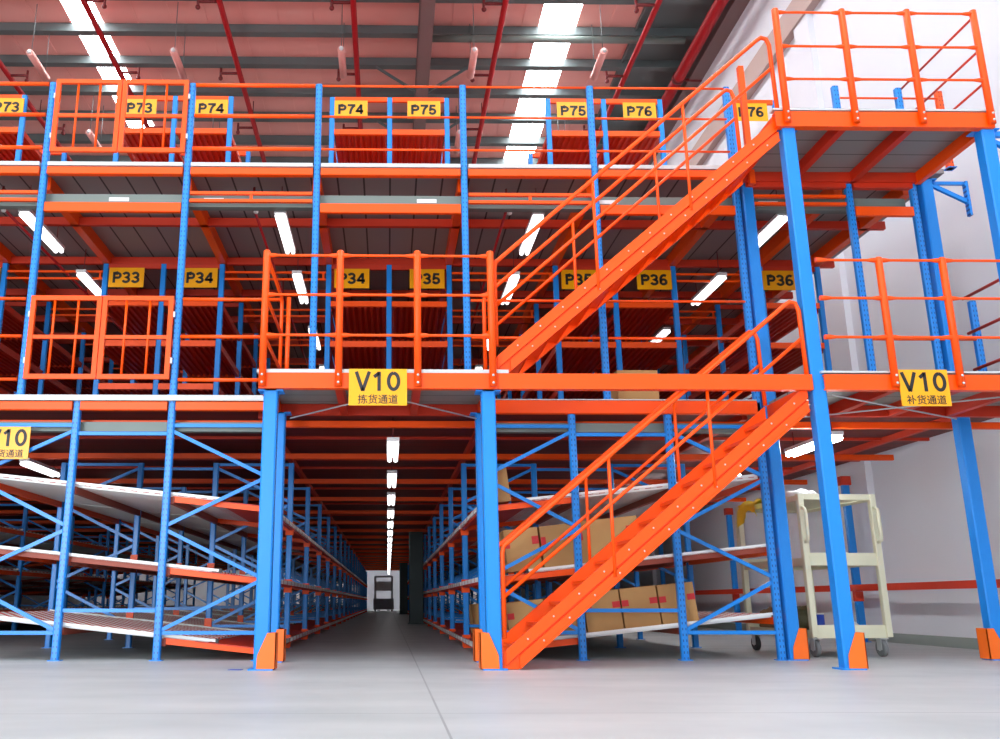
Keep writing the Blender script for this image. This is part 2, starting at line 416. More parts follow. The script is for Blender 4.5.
RX = [0.985, 1.90, 2.90, 3.845]
LX = [-1.26, -2.235, -3.21, -4.20]
NX = [-9.6, -8.62, -7.64, -6.66]             # the next rack beyond, same handedness as the stair side one
def rows(xs, name, far, k0, k1, front):
    k1 = min(k1, 19)
    proto = None
    for k in range(k0, k1):
        far_label = 'blue rack frame far down the %s' % name
        lab = ('%s blue rack frame from the front of the %s' % (ORD[k], name)) if k < far else far_label
        grp = ('far frames of the ' + name) if k >= far else None
        y = B + RY * k
        if k == 0 and front:
            build_frame(xs, y, 'slotted blue rack frame facing the hall, end of the ' + name, True, 2.56)
        elif proto is None: proto = build_frame(xs, y, lab, False); py = y; proto['group'] = 'frames of the ' + name
        else: dup(proto, (0, y - py, 0), lab, grp)
rows(RX, 'stair side rack', 9, 0, 22, True)
rows(LX, 'mesh gate side rack', 9, 0, 22, True)
rows(NX, 'rack beyond the next aisle', 5, 1, 10, False)

def build_shelf(xs, sgn, y0, level, label, near=False):
    """tilted roller shelf, one bay long in Y; falls towards the pick face xs[0]"""
    xf = xs[0]; D = abs(xs[3] - xs[0]); X = lambda d: xf + sgn * d
    y1 = y0 + RY
    t = thing('flow_shelf', label, 'flow shelf', (xf, y0, zs(level, 0)), None)
    Z = lambda d: zs(level, d)
    # slanted solid pick tray at the face
    b = MB()
    n = 16; yy = [y0 + 0.06 + (RY - 0.12) * i / n for i in range(n + 1)]
    b.prism([(X(0.02), y0 + .05, Z(0.02) + .02), (X(0.62), y0 + .05, Z(.62) + .02), (X(0.62), y0 + .05, Z(.62) + .03), (X(0.02), y0 + .05, Z(0.02) + .03)][::sgn], (0, RY - 0.1, 0))
    b.build('pick_tray', 'shelf_red', t)
    for y in (y0 + 0.07, y1 - 0.07):
        MB().bar((X(0.0), y, Z(0) + .0), (X(0.93), y, Z(.93) + .0), 0.035, 0.06).build('side_beam', 'orange', t)
        if level == 1: MB().bar((X(0.93), y, Z(.93) + .01), (X(D), y, Z(D) + .01), 0.03, 0.05).build('underside_shade', 'brown_rail', t)  # brown strip stands in for shade under the middle roller bed
        r = MB().bar((X(0.42), y - 0.02 * (1 if y < y0 + 1 else -1), Z(.42) + .055), (X(D), y - 0.02 * (1 if y < y0 + 1 else -1), Z(D) + .055), 0.022, 0.026).build('side_rail', 'track', t)
        MB().bar((X(0.39), y - 0.02 * (1 if y < y0 + 1 else -1), Z(.39) + .055), (X(0.42), y - 0.02 * (1 if y < y0 + 1 else -1), Z(.42) + .055), 0.034, 0.04).build('end_stop', 'black', r)
    # roller tracks and rollers
    b = MB(); c = MB(); y = y0 + 0.14
    while y < y1 - 0.12:
        b.bar((X(0.5), y, Z(.5) + .03), (X(D - .02), y, Z(D - .02) + .03), 0.075, 0.02)
        c.bar((X(0.5), y, Z(.5) + .048), (X(D - .02), y, Z(D - .02) + .048), 0.05, 0.014)
        y += 0.095
    o = b.build('roller_track', 'track', t); o = c.build('roller', 'roller', t)
    for d in (0.93, 1.93, D):
        MB().bar((X(d), y0 + .04, Z(d) - .015), (X(d), y1 - .04, Z(d) - .015), 0.045, 0.07).build('cross_beam', 'brown_rail' if d < D else 'orange', t)
    MB().box(*sorted((X(-0.045), X(-0.005))), y0 + .045, y1 - .045, Z(0) - .03, Z(0) + .03).build('front_beam', 'shelf_red', t)
    MB().box(*sorted((X(-0.068), X(-0.046))), y0 + .05, y1 - .05, Z(0) - .005, Z(0) + .04).build('front_rail', 'stripe_face', t)
    for y in (y0 + 0.045, y1 - 0.045):
        MB().box(*sorted((X(-0.05), X(0.045))), y - 0.008, y + 0.008, Z(0) - .09, Z(0) + .07).build('beam_connector', 'orange', t)
    for xx, d in ((xs[1], .95), (xs[2], 1.95)):
        MB().box(xx - 0.044, xx + 0.044, y1 - 0.044, y1 - 0.036, Z(d) + .03, Z(d) + .17).box(xx - 0.044, xx - 0.038, y1 - 0.036, y1 - .021, Z(d) + .03, Z(d) + .17).box(xx + 0.038, xx + 0.044, y1 - 0.036, y1 - .021, Z(d) + .03, Z(d) + .17).build('post_collar', 'orange', t)
    return t
def shelves(xs, sgn, name, far, k0, k1):
    k1 = min(k1, 18)
    for level in range(3):
        proto = None
        for k in range(k0, k1):
            lab = '%s roller shelf, %s bay from the front of the %s' % (LEVEL[level], ORD[k], name) if k < far else '%s roller shelf far down the %s' % (LEVEL[level], name)
            grp = 'roller shelves of the ' + name if k < far else 'far %s roller shelves of the %s' % (LEVEL[level], name)
            if proto is None: proto = build_shelf(xs, sgn, B + RY * k, level, lab); proto['group'] = grp; kk = k
            else: dup(proto, (0, RY * (k - kk), 0), lab, grp)
shelves(RX, 1, 'stair side rack', 7, 0, 21)
shelves(LX, -1, 'mesh gate side rack', 7, 0, 21)
shelves(NX, 1, 'rack beyond the next aisle', 5, 1, 9)

# ------------------------------------------------------------------ beams carrying the lower mezzanine
def i_beam(name, label, x0, x1, y, z0, z1, m, cat='beam', w=0.06, group=None):
    o = MB().box(x0, x1, y - w / 2, y + w / 2, z0, z0 + 0.012).box(x0, x1, y - 0.012, y + 0.012, z0 + 0.012, z1 - 0.012).box(x0, x1, y - w / 2, y + w / 2, z1 - 0.012, z1).build(name, m)
    return tag(o, label, cat, group)
def c_beam(name, label, x0, x1, y, z0, z1, m, cat='beam', w=0.05, group=None):
    o = MB().prism([(x0, y - w / 2, z0 + .006), (x0, y - w / 2 + .006, z0), (x0, y + w / 2, z0), (x0, y + w / 2, z1), (x0, y - w / 2 + .006, z1), (x0, y - w / 2, z1 - .006)][::-1], (x1 - x0, 0, 0)).build(name, m)
    return tag(o, label, cat, group)
for k in range(0, 19):
    y = B + RY * k + (0.22 if k == 0 else 0.1)
    lab = '%s orange floor beam across the ceiling of the ground aisle' % ORD[k] if k < 8 else 'orange floor beam far down the ceiling of the ground aisle'
    c_beam('floor_beam', lab, -17.8 if k else -4.4, 6.7, y, 2.37 if k else 2.335, 2.445 if k else 2.405, 'orange', 'beam', 0.06, 'ceiling beams of the ground floor' if k < 8 else 'far ceiling beams of the ground floor')
# secondary purlins between them, painted red
for k in range(0, 12):
    for j in (1, 2):
        y = B + RY * k + 0.1 + j * RY / 3
        o = MB().box(-17.8, 6.7, y - 0.02, y + 0.02, 2.485, 2.52).build('floor_joist', 'shelf_red')
        tag(o, ('%s red joist under the lower floor, behind ceiling beam %s' % (['nearer', 'deeper'][j - 1], ORD[k])) if k < 5 else 'red joist under the lower floor far down the aisle', 'joist', 'red joists under the lower floor' if k < 5 else 'far red joists under the lower floor')
for k in range(9):
    for x, nm in ((-1.36, 'mesh gate side'), (1.05, 'stair side')):
        if k < 1:
            o = MB().box(x - 0.03, x + 0.03, B + 0.3, 57.4, 2.447, 2.519).build('edge_joist', 'shelf_red')
            tag(o, 'long red joist under the lower floor along the %s of the aisle' % nm, 'joist')
tag(MB().box(3.80, 3.86, B + 0.3, 57.4, 2.447, 2.519).build('edge_joist', 'shelf_red'), 'long red joist over the cart aisle on the rack side', 'joist')
tag(MB().box(6.1, 6.16, B + 0.3, 57.4, 2.447, 2.519).build('edge_joist', 'shelf_red'), 'long red joist over the cart aisle on the wall side', 'joist')
# facade beams at the lower floor
segs = [(-8.2, -3.255, 'outermost facade beam beyond the yellow edge sign'), (-3.17, -2.28, 'facade beam above the spacer of the mesh gate side rack'), (-2.19, -1.14, 'facade beam beside the aisle column under the narrow rails')]
for x0, x1, w in segs:
    c_beam('facade_beam', 'orange ' + w, x0, x1, B - 0.02, 2.462, 2.552, 'orange', 'beam', 0.07, 'facade beams of the lower floor')
c_beam('facade_beam', 'deep orange facade beam behind the lower stair', 0.985, 3.83, B - 0.02, 2.436, 2.575, 'orange', 'beam', 0.07, 'facade beams of the lower floor')
tag(MB().box(-8.2, -1.0, B - 0.06, B + 0.05, 2.562, 2.62).build('deck_edge', 'white_edge'), 'white edge strip of the lower floor under the mesh gate', 'edge strip')
tag(MB().box(0.98, 3.83, B - 0.05, B + 0.05, 2.58, 2.59).build('deck_edge', 'galv'), 'thin grey edge strip of the lower floor behind the stairs', 'edge strip')
def tray(x0, x1, y, z0, z1, label):
    t = thing('cable_tray', label, 'cable tray', ((x0 + x1) / 2, y, z0), 'grey cable trays')
    MB().box(x0, x1, y - 0.05, y - 0.042, z0, z1).box(x0, x1, y - 0.042, y + 0.05, z0, z0 + 0.008).box(x0, x1, y + 0.042, y + 0.05, z0, z1).build('tray_channel', 'tray', t)
    return t
tray(-8.0, -1.3, B + 0.12, 2.262, 2.36, 'grey steel cable tray under the lower floor on the mesh gate side')
tray(1.05, 3.78, B + 0.12, 2.265, 2.36, 'grey steel cable tray under the lower floor behind the lower stair')

# columns along the wall with the red guard rail
def wall_post(y, label):
    t = thing('wall_post', label, 'post', (6.76, y, 0), 'posts along the wall')
    MB().cbox(6.70, 6.80, y - 0.04, y + 0.04, 0.01, 2.35, 0.01).build('post_shaft', 'blue', t)
    MB().box(6.67, 6.83, y - 0.06, y + 0.06, 0, 0.01).build('base_plate', 'blue', t)
    MB().box(6.695, 6.805, y - 0.045, y + 0.045, 0.56, 0.70).build('rail_bracket', 'shelf_red', t)
    MB().box(6.68, 6.82, y - 0.06, y + 0.06, 2.22, 2.35).build('cap_plate', 'shelf_red', t)
for i, y in enumerate((13.3, 18.0, 22.7, 27.4)):
    wall_post(y, '%s blue post along the white wall counting from the front' % ORD[i])
tag(MB().box(6.63, 6.69, 9.6, 40, 0.70, 0.79).build('guard_beam', 'shelf_red'), 'long red guard beam running along the foot of the white wall', 'beam')

# ------------------------------------------------------------------ landings
def beam_mesh(x0, x1, z0, z1):
    return MB().prism([(x0, A - 0.03, z0), (x0, A + 0.05, z0), (x0, A + 0.05, z0 + .014), (x0, A - 0.012, z0 + .014), (x0, A - 0.012, z1 - .014), (x0, A + 0.05, z1 - .014), (x0, A + 0.05, z1), (x0, A - 0.03, z1)][::-1], (x1 - x0, 0, 0))
def landing(name, label, x0, x1, zt, joists, m_under, cat, full_left=None):
    t = thing(name, label, cat, ((x0 + x1) / 2, A, zt), None)
    MB().box(x0, x1, A + 0.02, B - 0.02, zt - 0.045, zt - 0.005).build('deck_panel', m_under, t)
    MB().box(x0 - 0.05, x1 + (0.06 if full_left is None else full_left), A - 0.03, A + 0.05, zt - (0.028 if full_left else 0.014), zt + 0.004).build('deck_edge', 'white_edge' if full_left else 'galv', t)
    beam_mesh(x0 - 0.03, x1 + 0.03, zt - (0.172 if zt < 4 else 0.19), zt - 0.03).build('front_beam', 'orange', t)
    for x in joists:
        MB().box(x - 0.035, x + 0.035, A + 0.06, B - 0.06, zt - 0.16, zt - 0.046).build('joist', 'shelf_red', t)
    for x in (x0, x1):
        MB().box(x - 0.03, x + 0.03, A + 0.05, B - 0.05, zt - 0.175, zt - 0.046).build('side_beam', 'orange', t)
    MB().box(x0, x1, B - 0.09, B - 0.02, zt - 0.16, zt - 0.048).build('rear_beam', 'shelf_red', t)
    return t
ld = landing('stair_landing', 'centre landing at the mouth of the aisle between the two end columns', -1.13, 0.95, Z1, (-0.45, 0.26), 'landing_grey', 'landing', 0.13)
rodm = MB().tube([(-0.98, B - 0.3, 2.33), (0.25, A + .25, 2.47)], 0.008, 6).build('tie_rod', 'galv', ld)
MB().tube([(0.88, B - 0.3, 2.33), (-0.35, A + .25, 2.47)], 0.008, 6).build('tie_rod', 'galv', ld)
ld = landing('stair_landing', 'lower wall side landing above the parked cart', 3.96, 6.6, Z1, (4.6, 5.2, 5.8), 'landing_grey', 'landing')
MB().tube([(4.1, A + .2, 2.40), (5.8, B - 0.2, 2.36)], 0.008, 6).build('tie_rod', 'galv', ld)
MB().tube([(5.8, A + .2, 2.40), (4.1, B - 0.2, 2.36)], 0.008, 6).build('tie_rod', 'galv', ld)
landing('stair_landing', 'topmost landing at the head of the upper stair', 3.79, 5.87, 5.215, (4.47, 5.14), 'landing_grey', 'landing')
def front_beam(x0, x1, z0, z1, label):
    o = beam_mesh(x0, x1, z0, z1).build('landing_beam', 'orange')
    return tag(o, label, 'beam')
front_beam(0.985, 3.82, 2.398, 2.54, 'orange channel beam bridging the opening in front of the stairs')

# ------------------------------------------------------------------ railings
def railing(label, posts, zb, zt, rz, closed=None, post_w=0.066, r=0.0125, m='orange', name='guard_railing', group=None, bolts=True):
    """posts: list of (x, y); rails run through them at heights rz, thicker clamps at the posts"""
    t = thing(name, label, 'railing', (posts[0][0], posts[0][1], zb), group)
    for (x, y) in posts:
        p = MB().tube([(x, y, zb), (x, y, zt - 0.01), (x, y, zt)], [post_w / 2, post_w / 2, post_w / 2 - 0.012], 14).build('post', m, t)
        if bolts:
            MB().ball((x, y - post_w / 2, zb + 0.03), 0.012).ball((x, y - post_w / 2, zb + 0.10), 0.012).build('bolt', 'galv', p)
    ends = closed or posts
    for z in rz:
        b = MB()
        for (p, q) in zip(ends[:-1], ends[1:]):
            P, Q = Vector((*p, z)), Vector((*q, z)); d = (Q - P).normalized(); L = (Q - P).length
            k = min(0.11, L / 4)
            b.tube([P, P + d * 0.055, P + d * k, Q - d * k, Q - d * 0.055, Q], [r * 1.9, r * 1.7, r, r, r * 1.7, r * 1.9], 10)
        b.build('rail', m, t)
    return t
yp = A - 0.055
railing('centre landing railing of four posts above the glossy sign', [(-1.125, yp), (-0.447, yp), (0.262, yp), (0.935, yp)], 2.41, 3.70, (3.65, 3.268, 2.884))
def loop(label, x, y0, y1, z0, zt, mids, m='orange'):
    """return railing along Y with a hairpin end"""
    t = thing('return_railing', label, 'railing', (x, y0, z0))
    MB().tube([(x, y0, zt), (x, y1 - 0.08, zt), (x, y1 - .02, zt - 0.025), (x, y1, zt - 0.09), (x, y1, z0)], 0.019, 10).build('top_rail', m, t)
    for z in mids: MB().tube([(x, y0, z), (x, y1, z)], 0.016, 10).build('mid_rail', m, t)
    MB().tube([(x + 0.07, y1 + 0.02, z0), (x + 0.07, y1 + 0.02, zt + 0.02)], 0.024, 10).build('rear_post', m, t)
    return t
loop('short return railing at the mesh gate end of the centre landing', -1.125, A, B - 0.12, Z1, 3.65, (3.268, 2.884))
railing('lower wall side landing railing over the yellow sign', [(4.555, yp), (5.15, yp), (6.38, yp)], 2.42, 3.66, (3.63, 3.258, 2.884), closed=[(3.965, yp), (4.555, yp), (5.15, yp), (6.38, yp)])
def side_rails(label, x, y0, y1, zz, zb, r=0.017):
    t = thing('return_railing', label, 'railing', (x, y0, zb))
    for z in zz: MB().tube([(x, y0, z), (x, y1, z)], r, 10).build('rail', 'shelf_red' if r < .017 else 'orange', t)
    return t
side_rails('return rails by the wall at the end of the lower wall side landing', 6.2, A - 0.03, B, (3.72, 3.33, 2.93), Z1, 0.0165)
railing('topmost landing railing of four posts against the white wall', [(3.86, yp), (4.53, yp), (5.185, yp), (5.86, yp)], 5.05, 6.315, (6.275, 5.89, 5.525))
side_rails('return rails on the wall end of the topmost landing', 5.88, A - 0.03, B, (6.26, 5.88, 5.52), 5.24, 0.0125)
tag(MB().box(3.965, 4.025, B - 0.14, B - 0.08, 5.0, 6.46).build('landing_post', 'orange'), 'square orange post at the rear corner of the topmost landing by the stair head', 'post')
# rear rail of the upper landing
def upright(x, y, z0, z1, label, m='blue_perf', w=0.07, name='upright_post', group='slotted uprights of the upper facade'):
    t = thing(name, label, 'post', (x, y, z0), group)
    MB().cbox(x - w / 2, x + w / 2, y - 0.035, y + 0.035, z0, z1, 0.012).build('post_shaft', m, t)
    MB().box(x - w / 2 - 0.015, x + w / 2 + 0.015, y - 0.05, y + 0.05, z0, z0 + 0.008).build('foot_plate', 'blue', t)
    return t
upright(-3.81, B, 2.62, 6.255, 'slotted blue upright at the outer side of both mesh gates')
upright(-2.235, B, 2.62, 6.255, 'slotted blue upright at the inner side of both mesh gates')
upright(-0.80, B, 2.59, 6.255, 'slotted blue upright behind the centre landing on the mesh gate side')
upright(0.833, B, 2.59, 6.255, 'slotted blue upright behind the centre landing on the stair side')
upright(2.285, B, 2.59, 6.255, 'slotted blue upright behind the middle of the upper stair')
upright(3.85, B, 2.44, 6.255, 'slotted blue upright paired with the column behind the stairs')
upright(5.11, B, 2.575, 6.28, 'slotted blue upright behind the lower wall side landing')
upright(5.835, B, 2.44, 6.26, 'slotted blue upright paired with the column by the wall')
upright(6.29, B, 2.575, 3.69, 'short slotted blue post at the wall end of the lower wall side landing')
upright(6.30, B, 5.26, 6.22, 'short slotted orange post by the wall behind the topmost landing', 'orange_perf')

# facade rails
VX = [-5.4, -3.81, -2.235, -0.80, 0.833, 2.285, 3.905, 5.11, 5.855]
def rails(x0, x1, zz, rr, label, grp):
    t = thing('guard_rail', label, 'railing', ((x0 + x1) / 2, B, zz[-1]), grp)
    for z in zz:
        MB().tube([(x0, B - 0.02, z), (x1, B - 0.02, z)], rr, 10).build('rail', 'orange', t)
    return t
f2 = (6.235, 5.848, 5.442)
rails(-5.4, -3.855, f2, 0.024, 'three orange rails of the upper floor beyond the outer gate post', 'guard rails of the upper floor')
rails(-2.19, -0.845, f2, 0.024, 'three thick orange rails of the upper floor beside the upper mesh gate', 'guard rails of the upper floor')
rails(-0.755, 0.79, f2, 0.013, 'three thin orange rails of the upper floor in front of the middle shelving', 'guard rails of the upper floor')
rails(0.875, 2.24, f2, 0.013, 'three thin orange rails of the upper floor in the aisle opening under the bright skylight', 'guard rails of the upper floor')
rails(2.33, 3.86, f2, 0.013, 'three thin orange rails of the upper floor behind the head of the stairs', 'guard rails of the upper floor')
rails(5.15, 6.30, (6.13,), 0.012, 'single thin orange rail between the short posts behind the topmost landing', 'guard rails of the upper floor')
f1 = (3.672, 3.258, 2.79)
rails(-5.4, -3.855, f1, 0.018, 'three orange rails of the lower floor beyond the outer gate post', 'guard rails of the lower floor')
rails(-2.19, -1.16, f1, 0.02, 'three orange rails of the lower floor between gate and centre landing', 'guard rails of the lower floor')
rails(0.875, 2.24, f1[:2], 0.015, 'two thin orange rails of the lower floor behind the foot of the upper stair', 'guard rails of the lower floor')
rails(2.33, 3.86, f1[:2], 0.015, 'two thin orange rails of the lower floor under the upper stair', 'guard rails of the lower floor')
rails(5.15, 6.29, f1[1:], 0.013, 'two thin orange rails of the lower floor behind the lower wall side landing', 'guard rails of the lower floor')

# double swing gates
def gate(x0, x1, z0, z1, label):
    y = B - 0.06
    t = thing('mesh_gate', label, 'gate', ((x0 + x1) / 2, y, z0), 'double barred gates')
    xm = (x0 + x1) / 2; w = 0.05
    for a, b in ((x0, xm - 0.005), (xm + 0.005, x1)):
        f = MB().box(a, a + w, y - .02, y + .02, z0, z1).box(b - w, b, y - .02, y + .02, z0, z1).box(a + w, b - w, y - .02, y + .02, z1 - w, z1).box(a + w, b - w, y - .02, y + .02, z0, z0 + w)
        leaf = f.build('gate_leaf', 'orange', t)
        zm = z0 + (z1 - z0) * 0.5
        MB().box(a + w, b - w, y - .014, y + .014, zm - 0.02, zm + 0.02).build('middle_rail', 'orange', leaf)
        for i in (1, 2):
            x = a + (b - a) * i / 3
            MB().tube([(x, y, z0 + w), (x, y, z1 - w)], 0.014, 8).build('upright_bar', 'orange', leaf)
    for x in (x0, x1):
        for z in (z0 + .2, z1 - .2): MB().box(x - .02, x + .02, y - .01, y + .05, z - .03, z + .03).build('hinge', 'galv', t)
gate(-3.775, -2.275, 2.785, 3.69, 'orange double barred gate on the lower floor')
gate(-3.75, -2.265, 5.37, 6.265, 'orange double barred gate on the upper floor')

# ------------------------------------------------------------------ upper floor facade
def deck_seg(x0, x1, lab):
    tag(MB().box(x0, x1, B - 0.06, B + 0.05, 5.212, 5.255).build('deck_edge', 'white_edge'), 'white edge strip of the upper floor ' + lab, 'edge strip')
deck_seg(-8.2, -3.855, 'beyond the outer gate post'); deck_seg(-3.765, -2.28, 'under the upper gate'); deck_seg(-2.19, -0.845, 'beside the upper gate')
deck_seg(-0.755, 0.79, 'in front of the middle shelving'); deck_seg(0.88, 2.24, 'in the aisle opening under the bright skylight'); deck_seg(2.33, 3.86, 'behind the head of the stairs')
names = ['beyond the outer gate post', 'under the upper gate', 'beside the upper gate', 'in front of the middle shelving', 'in the aisle opening under the bright skylight', 'behind the upper stair', 'behind the topmost landing', 'at the wall end']
xb = [-8.2] + VX[1:]
for i in range(len(xb) - 1):
    a, b = xb[i] + 0.045, xb[i + 1] - 0.045
    if i < 6: c_beam('facade_beam', 'orange upper floor beam ' + names[i], a, b, B - 0.02, 5.115, 5.20, 'orange', 'beam', 0.07, 'facade beams of the upper floor')
    else: c_beam('facade_beam', 'orange upper floor beam ' + names[i], a, b, B - 0.02, 5.0, 5.11, 'shelf_red', 'beam', 0.07, 'facade beams of the upper floor')
    if i % 2 == 1 or i == 7:
        c_beam('tie_beam', 'solid orange tie beam below the upper floor ' + names[i], a, b, B, 4.68, 4.79, 'orange', 'beam', 0.05, 'tie beams below the upper floor')
    else:
        t = thing('double_tie', 'thin orange tie bars below the upper floor ' + names[i], 'tie bars', ((a + b) / 2, B, 4.8), 'tie beams below the upper floor')
        for z in (4.82, 4.91): MB().box(a, b, B - .02, B + .02, z - 0.017, z + 0.017).build('tie_bar', 'orange', t)
        MB().box((a + b) / 2 - 0.015, (a + b) / 2 + 0.015, B - .015, B + .015, 4.837, 4.893).build('spacer', 'orange', t)
tr = tray(-8.2, 5.8, B + 0.16, 4.80, 4.945, 'long grey steel cable tray below the upper floor')
for x in (-3.0, -1.95, 0.42, 2.45, 4.25): MB().box(x - 0.11, x + 0.11, B + 0.105, B + 0.11, 4.86, 4.905).build('sticker', 'paper', tr)

# joists under the upper floor
JX = [-8.35, -7.0, -5.25, -3.88, -2.29, -0.82, 0.83, 2.30, 3.93, 5.13, 5.93]
JN = ['beyond the frame of the outer aisle', 'over the next shelving row', 'over the inner side of the outermost shelving', 'over the gate side shelving', 'over the gate side shelving, aisle edge', 'over the middle shelving, gate edge', 'over the middle shelving, stair edge', 'over the stair side shelving, aisle edge', 'over the stair side shelving, cart aisle edge', 'over the wall side shelving', 'beside the wall']
for x, nm in zip(JX, JN):
    tag(MB().box(x - 0.05, x + 0.05, B + 0.25, 42, 5.06, 5.22).build('floor_joist', 'orange'), 'long orange joist under the upper floor ' + nm, 'joist', 'long joists under the upper floor')
for k in range(0, 14):
    y = 10.45 + 1.33 * k
    tag(MB().box(-12, 6.2, y - 0.03, y + 0.03, 5.06, 5.16).build('cross_joist', 'shelf_red'),
        '%s cross joist under the upper floor counting from the front' % ORD[k] if k < 6 else 'cross joist deep under the upper floor', 'joist', 'cross joists under the upper floor' if k < 6 else 'deep cross joists under the upper floor')

# ------------------------------------------------------------------ shelving rows on the two floors
Y0, SY = 11.75, 1.65
def corrugated(b, x0, x1, y0, y1, z, pitch=0.085, h=0.03):
    x = x0
    while x < x1 - 0.02:
        w = min(pitch, x1 - x)
        prof = [(x, z + h), (x + w * .18, z + h), (x + w * .32, z), (x + w * .68, z), (x + w * .82, z + h), (x + w, z + h), (x + w, z + h + .004), (x, z + h + .004)]
        b.prism([(p[0], y0, p[1]) for p in prof], (0, y1 - y0, 0)); x += w
    return b
def shelving(xs, y, zb, zt, shelf_z, top_z, label, group):
    t = thing('shelving_bay', label, 'shelving', ((xs[0] + xs[-1]) / 2, y, zb), group)
    for x in xs:
        for yy in (y,):
            MB().cbox(x - 0.036, x + 0.036, yy - 0.03, yy + 0.03, zb, zt, 0.008).build('post', 'blue', t)
    for (z0, z1) in shelf_z:
        for a, b in zip(xs[:-1], xs[1:]):
            MB().box(a + 0.036, b - 0.036, y - 0.035, y + 0.015, z0, z1).build('shelf_beam', 'orange', t)
            corrugated(MB(), a + 0.04, b - 0.04, y + 0.02, y + SY - 0.04, z0 - 0.005).build('shelf_panel', 'shelf_red', t)
        for x in (xs[0], xs[-1]): MB().box(x - 0.02, x + 0.02, y + 0.03, y + SY - 0.03, z0 - 0.02, z1 - .01).build('side_rail', 'shelf_red', t)
    for a, b in zip(xs[:-1], xs[1:]):
        MB().box(a + 0.036, b - 0.036, y - 0.02, y + 0.02, top_z[0], top_z[1]).build('top_beam', 'orange' if zb > 5 else 'shelf_red', t)
    return t
ROWS = [([-7.0, -6.15, -5.26], 'outermost shelving row'), ([-3.88, -3.09, -2.29], 'gate side shelving row'), ([-0.825, 0.005, 0.83], 'middle shelving row'),
        ([2.30, 3.11, 3.93], 'stair side shelving row'), ([5.14, 5.94], 'wall side shelving row')]
for xs, nm in ROWS:
    p1 = p2 = None
    xs2 = xs if len(xs) > 2 else [5.0, 5.62]
    n1 = 12 if len(xs) > 2 else 8
    for k in range(n1):
        lab = '%s bay of the %s on the lower floor' % (ORD[k], nm) if k < 6 else 'deep bay of the %s on the lower floor' % nm
        g = 'lower floor bays of the ' + nm if k < 6 else 'deep lower floor bays of the ' + nm
        if p1 is None: p1 = shelving(xs, Y0, Z1, 5.05, [(3.28, 3.36), (3.875, 3.955), (4.445, 4.52)], (4.985, 5.05), lab, g)
        else: dup(p1, (0, SY * k, 0), lab, g)
    for k in range(4 if len(xs) > 2 else 1):
        lab = '%s bay of the %s on the upper floor' % (ORD[k], nm)
        g = 'upper floor bays of the ' + nm
        if p2 is None: p2 = shelving(xs2, Y0, Z2, 7.63, [(6.2, 6.28), (7.035, 7.115)] if len(xs) > 2 else [], (7.57, 7.64), lab, g)
        else: dup(p2, (0, SY * k, 0), lab, g)
# double ties over the aisles of the lower floor
aisles = [(-5.22, -3.92, 'outer'), (-2.25, -0.865, 'gate side'), (0.87, 2.26, 'stair side'), (3.97, 5.1, 'wall side')]
for a, b, nm in aisles:
    for k in range(5):
        y = Y0 + SY * k
        t = thing('aisle_tie', '%s pair of thin orange tie bars over the %s aisle of the lower floor' % (ORD[k], nm), 'tie bars', ((a + b) / 2, y, 4.82), 'ties over the %s aisle' % nm)
        for z in (4.84, 4.94): MB().box(a, b, y - .015, y + .015, z - 0.014, z + 0.014).build('tie_bar', 'orange', t)
        MB().box(b - .05, b - .02, y - .012, y + .012, 4.854, 4.926).build('spacer', 'orange', t)

# ------------------------------------------------------------------ signs
def sign(x0, x1, z0, z1, y, text, label, cat='sign', group=None, cjk=None, name='row_sign', wires=0.0, frame=False):
    t = thing(name, label, cat, ((x0 + x1) / 2, y, z0), group)
    MB().box(x0, x1, y - 0.006, y + 0.006, z0, z1).build('sign_plate', 'yellow', t)
    cx = (x0 + x1) / 2; h = z1 - z0
    if cjk:
        o = stroke_text('lettering', text, h * 0.53, 'black', t, cx, y - 0.009, z0 + h * 0.66, 1.18, 0.175)
        o = text_mesh('small_lettering', cjk, h * 0.27, 'black', t, cx, y - 0.008, z0 + h * 0.17, 1.0, 0.0006)
    else:
        stroke_text('lettering', text, h * 0.55, 'black', t, cx, y - 0.009, z0 + h * 0.5, 1.2, 0.225)
    for sx in (x0 + 0.05, x1 - 0.05):
        if wires: MB().tube([(sx, y, z1), (sx, y, z1 + wires)], 0.005, 5).build('hanger', 'galv', t)
    return t
sign(-0.353, 0.165, 2.237, 2.57, A - 0.05, 'V10', 'glossy yellow aisle sign hung on the centre landing beam', cjk='拣货通道', name='aisle_sign')
sign(4.59, 5.035, 2.245, 2.58, A - 0.05, 'V10', 'yellow aisle sign hung on the lower wall side landing beam', cjk='补货通道', name='aisle_sign')
sign(-4.10, -3.645, 1.95, 2.281, B - 0.06, 'V10', 'yellow aisle sign on the frame below the outer gate post', cjk='补货通道', name='aisle_sign')
ys = Y0 - 0.05
for (x0, txt, w) in [(-5.78, 'P33', 'on the outermost shelving of the lower floor'), (-3.82, 'P33', 'above the lower gate'), (-2.82, 'P34', 'beside the aisle edge of the gate side shelving, lower floor'), (-0.745, 'P34', 'on the gate edge of the middle shelving, lower floor'),
                     (0.285, 'P35', 'on the stair edge of the middle shelving, lower floor'), (2.37, 'P35', 'half hidden by the upper stair, lower floor'), (3.41, 'P36', 'right below the upper stair, lower floor'), (5.15, 'P36', 'between the two tall columns behind the stairs')]:
    sign(x0, x0 + 0.478, 4.70, 4.98, ys, txt, 'yellow sign reading %s %s' % (txt, w), group='row signs of the lower floor')
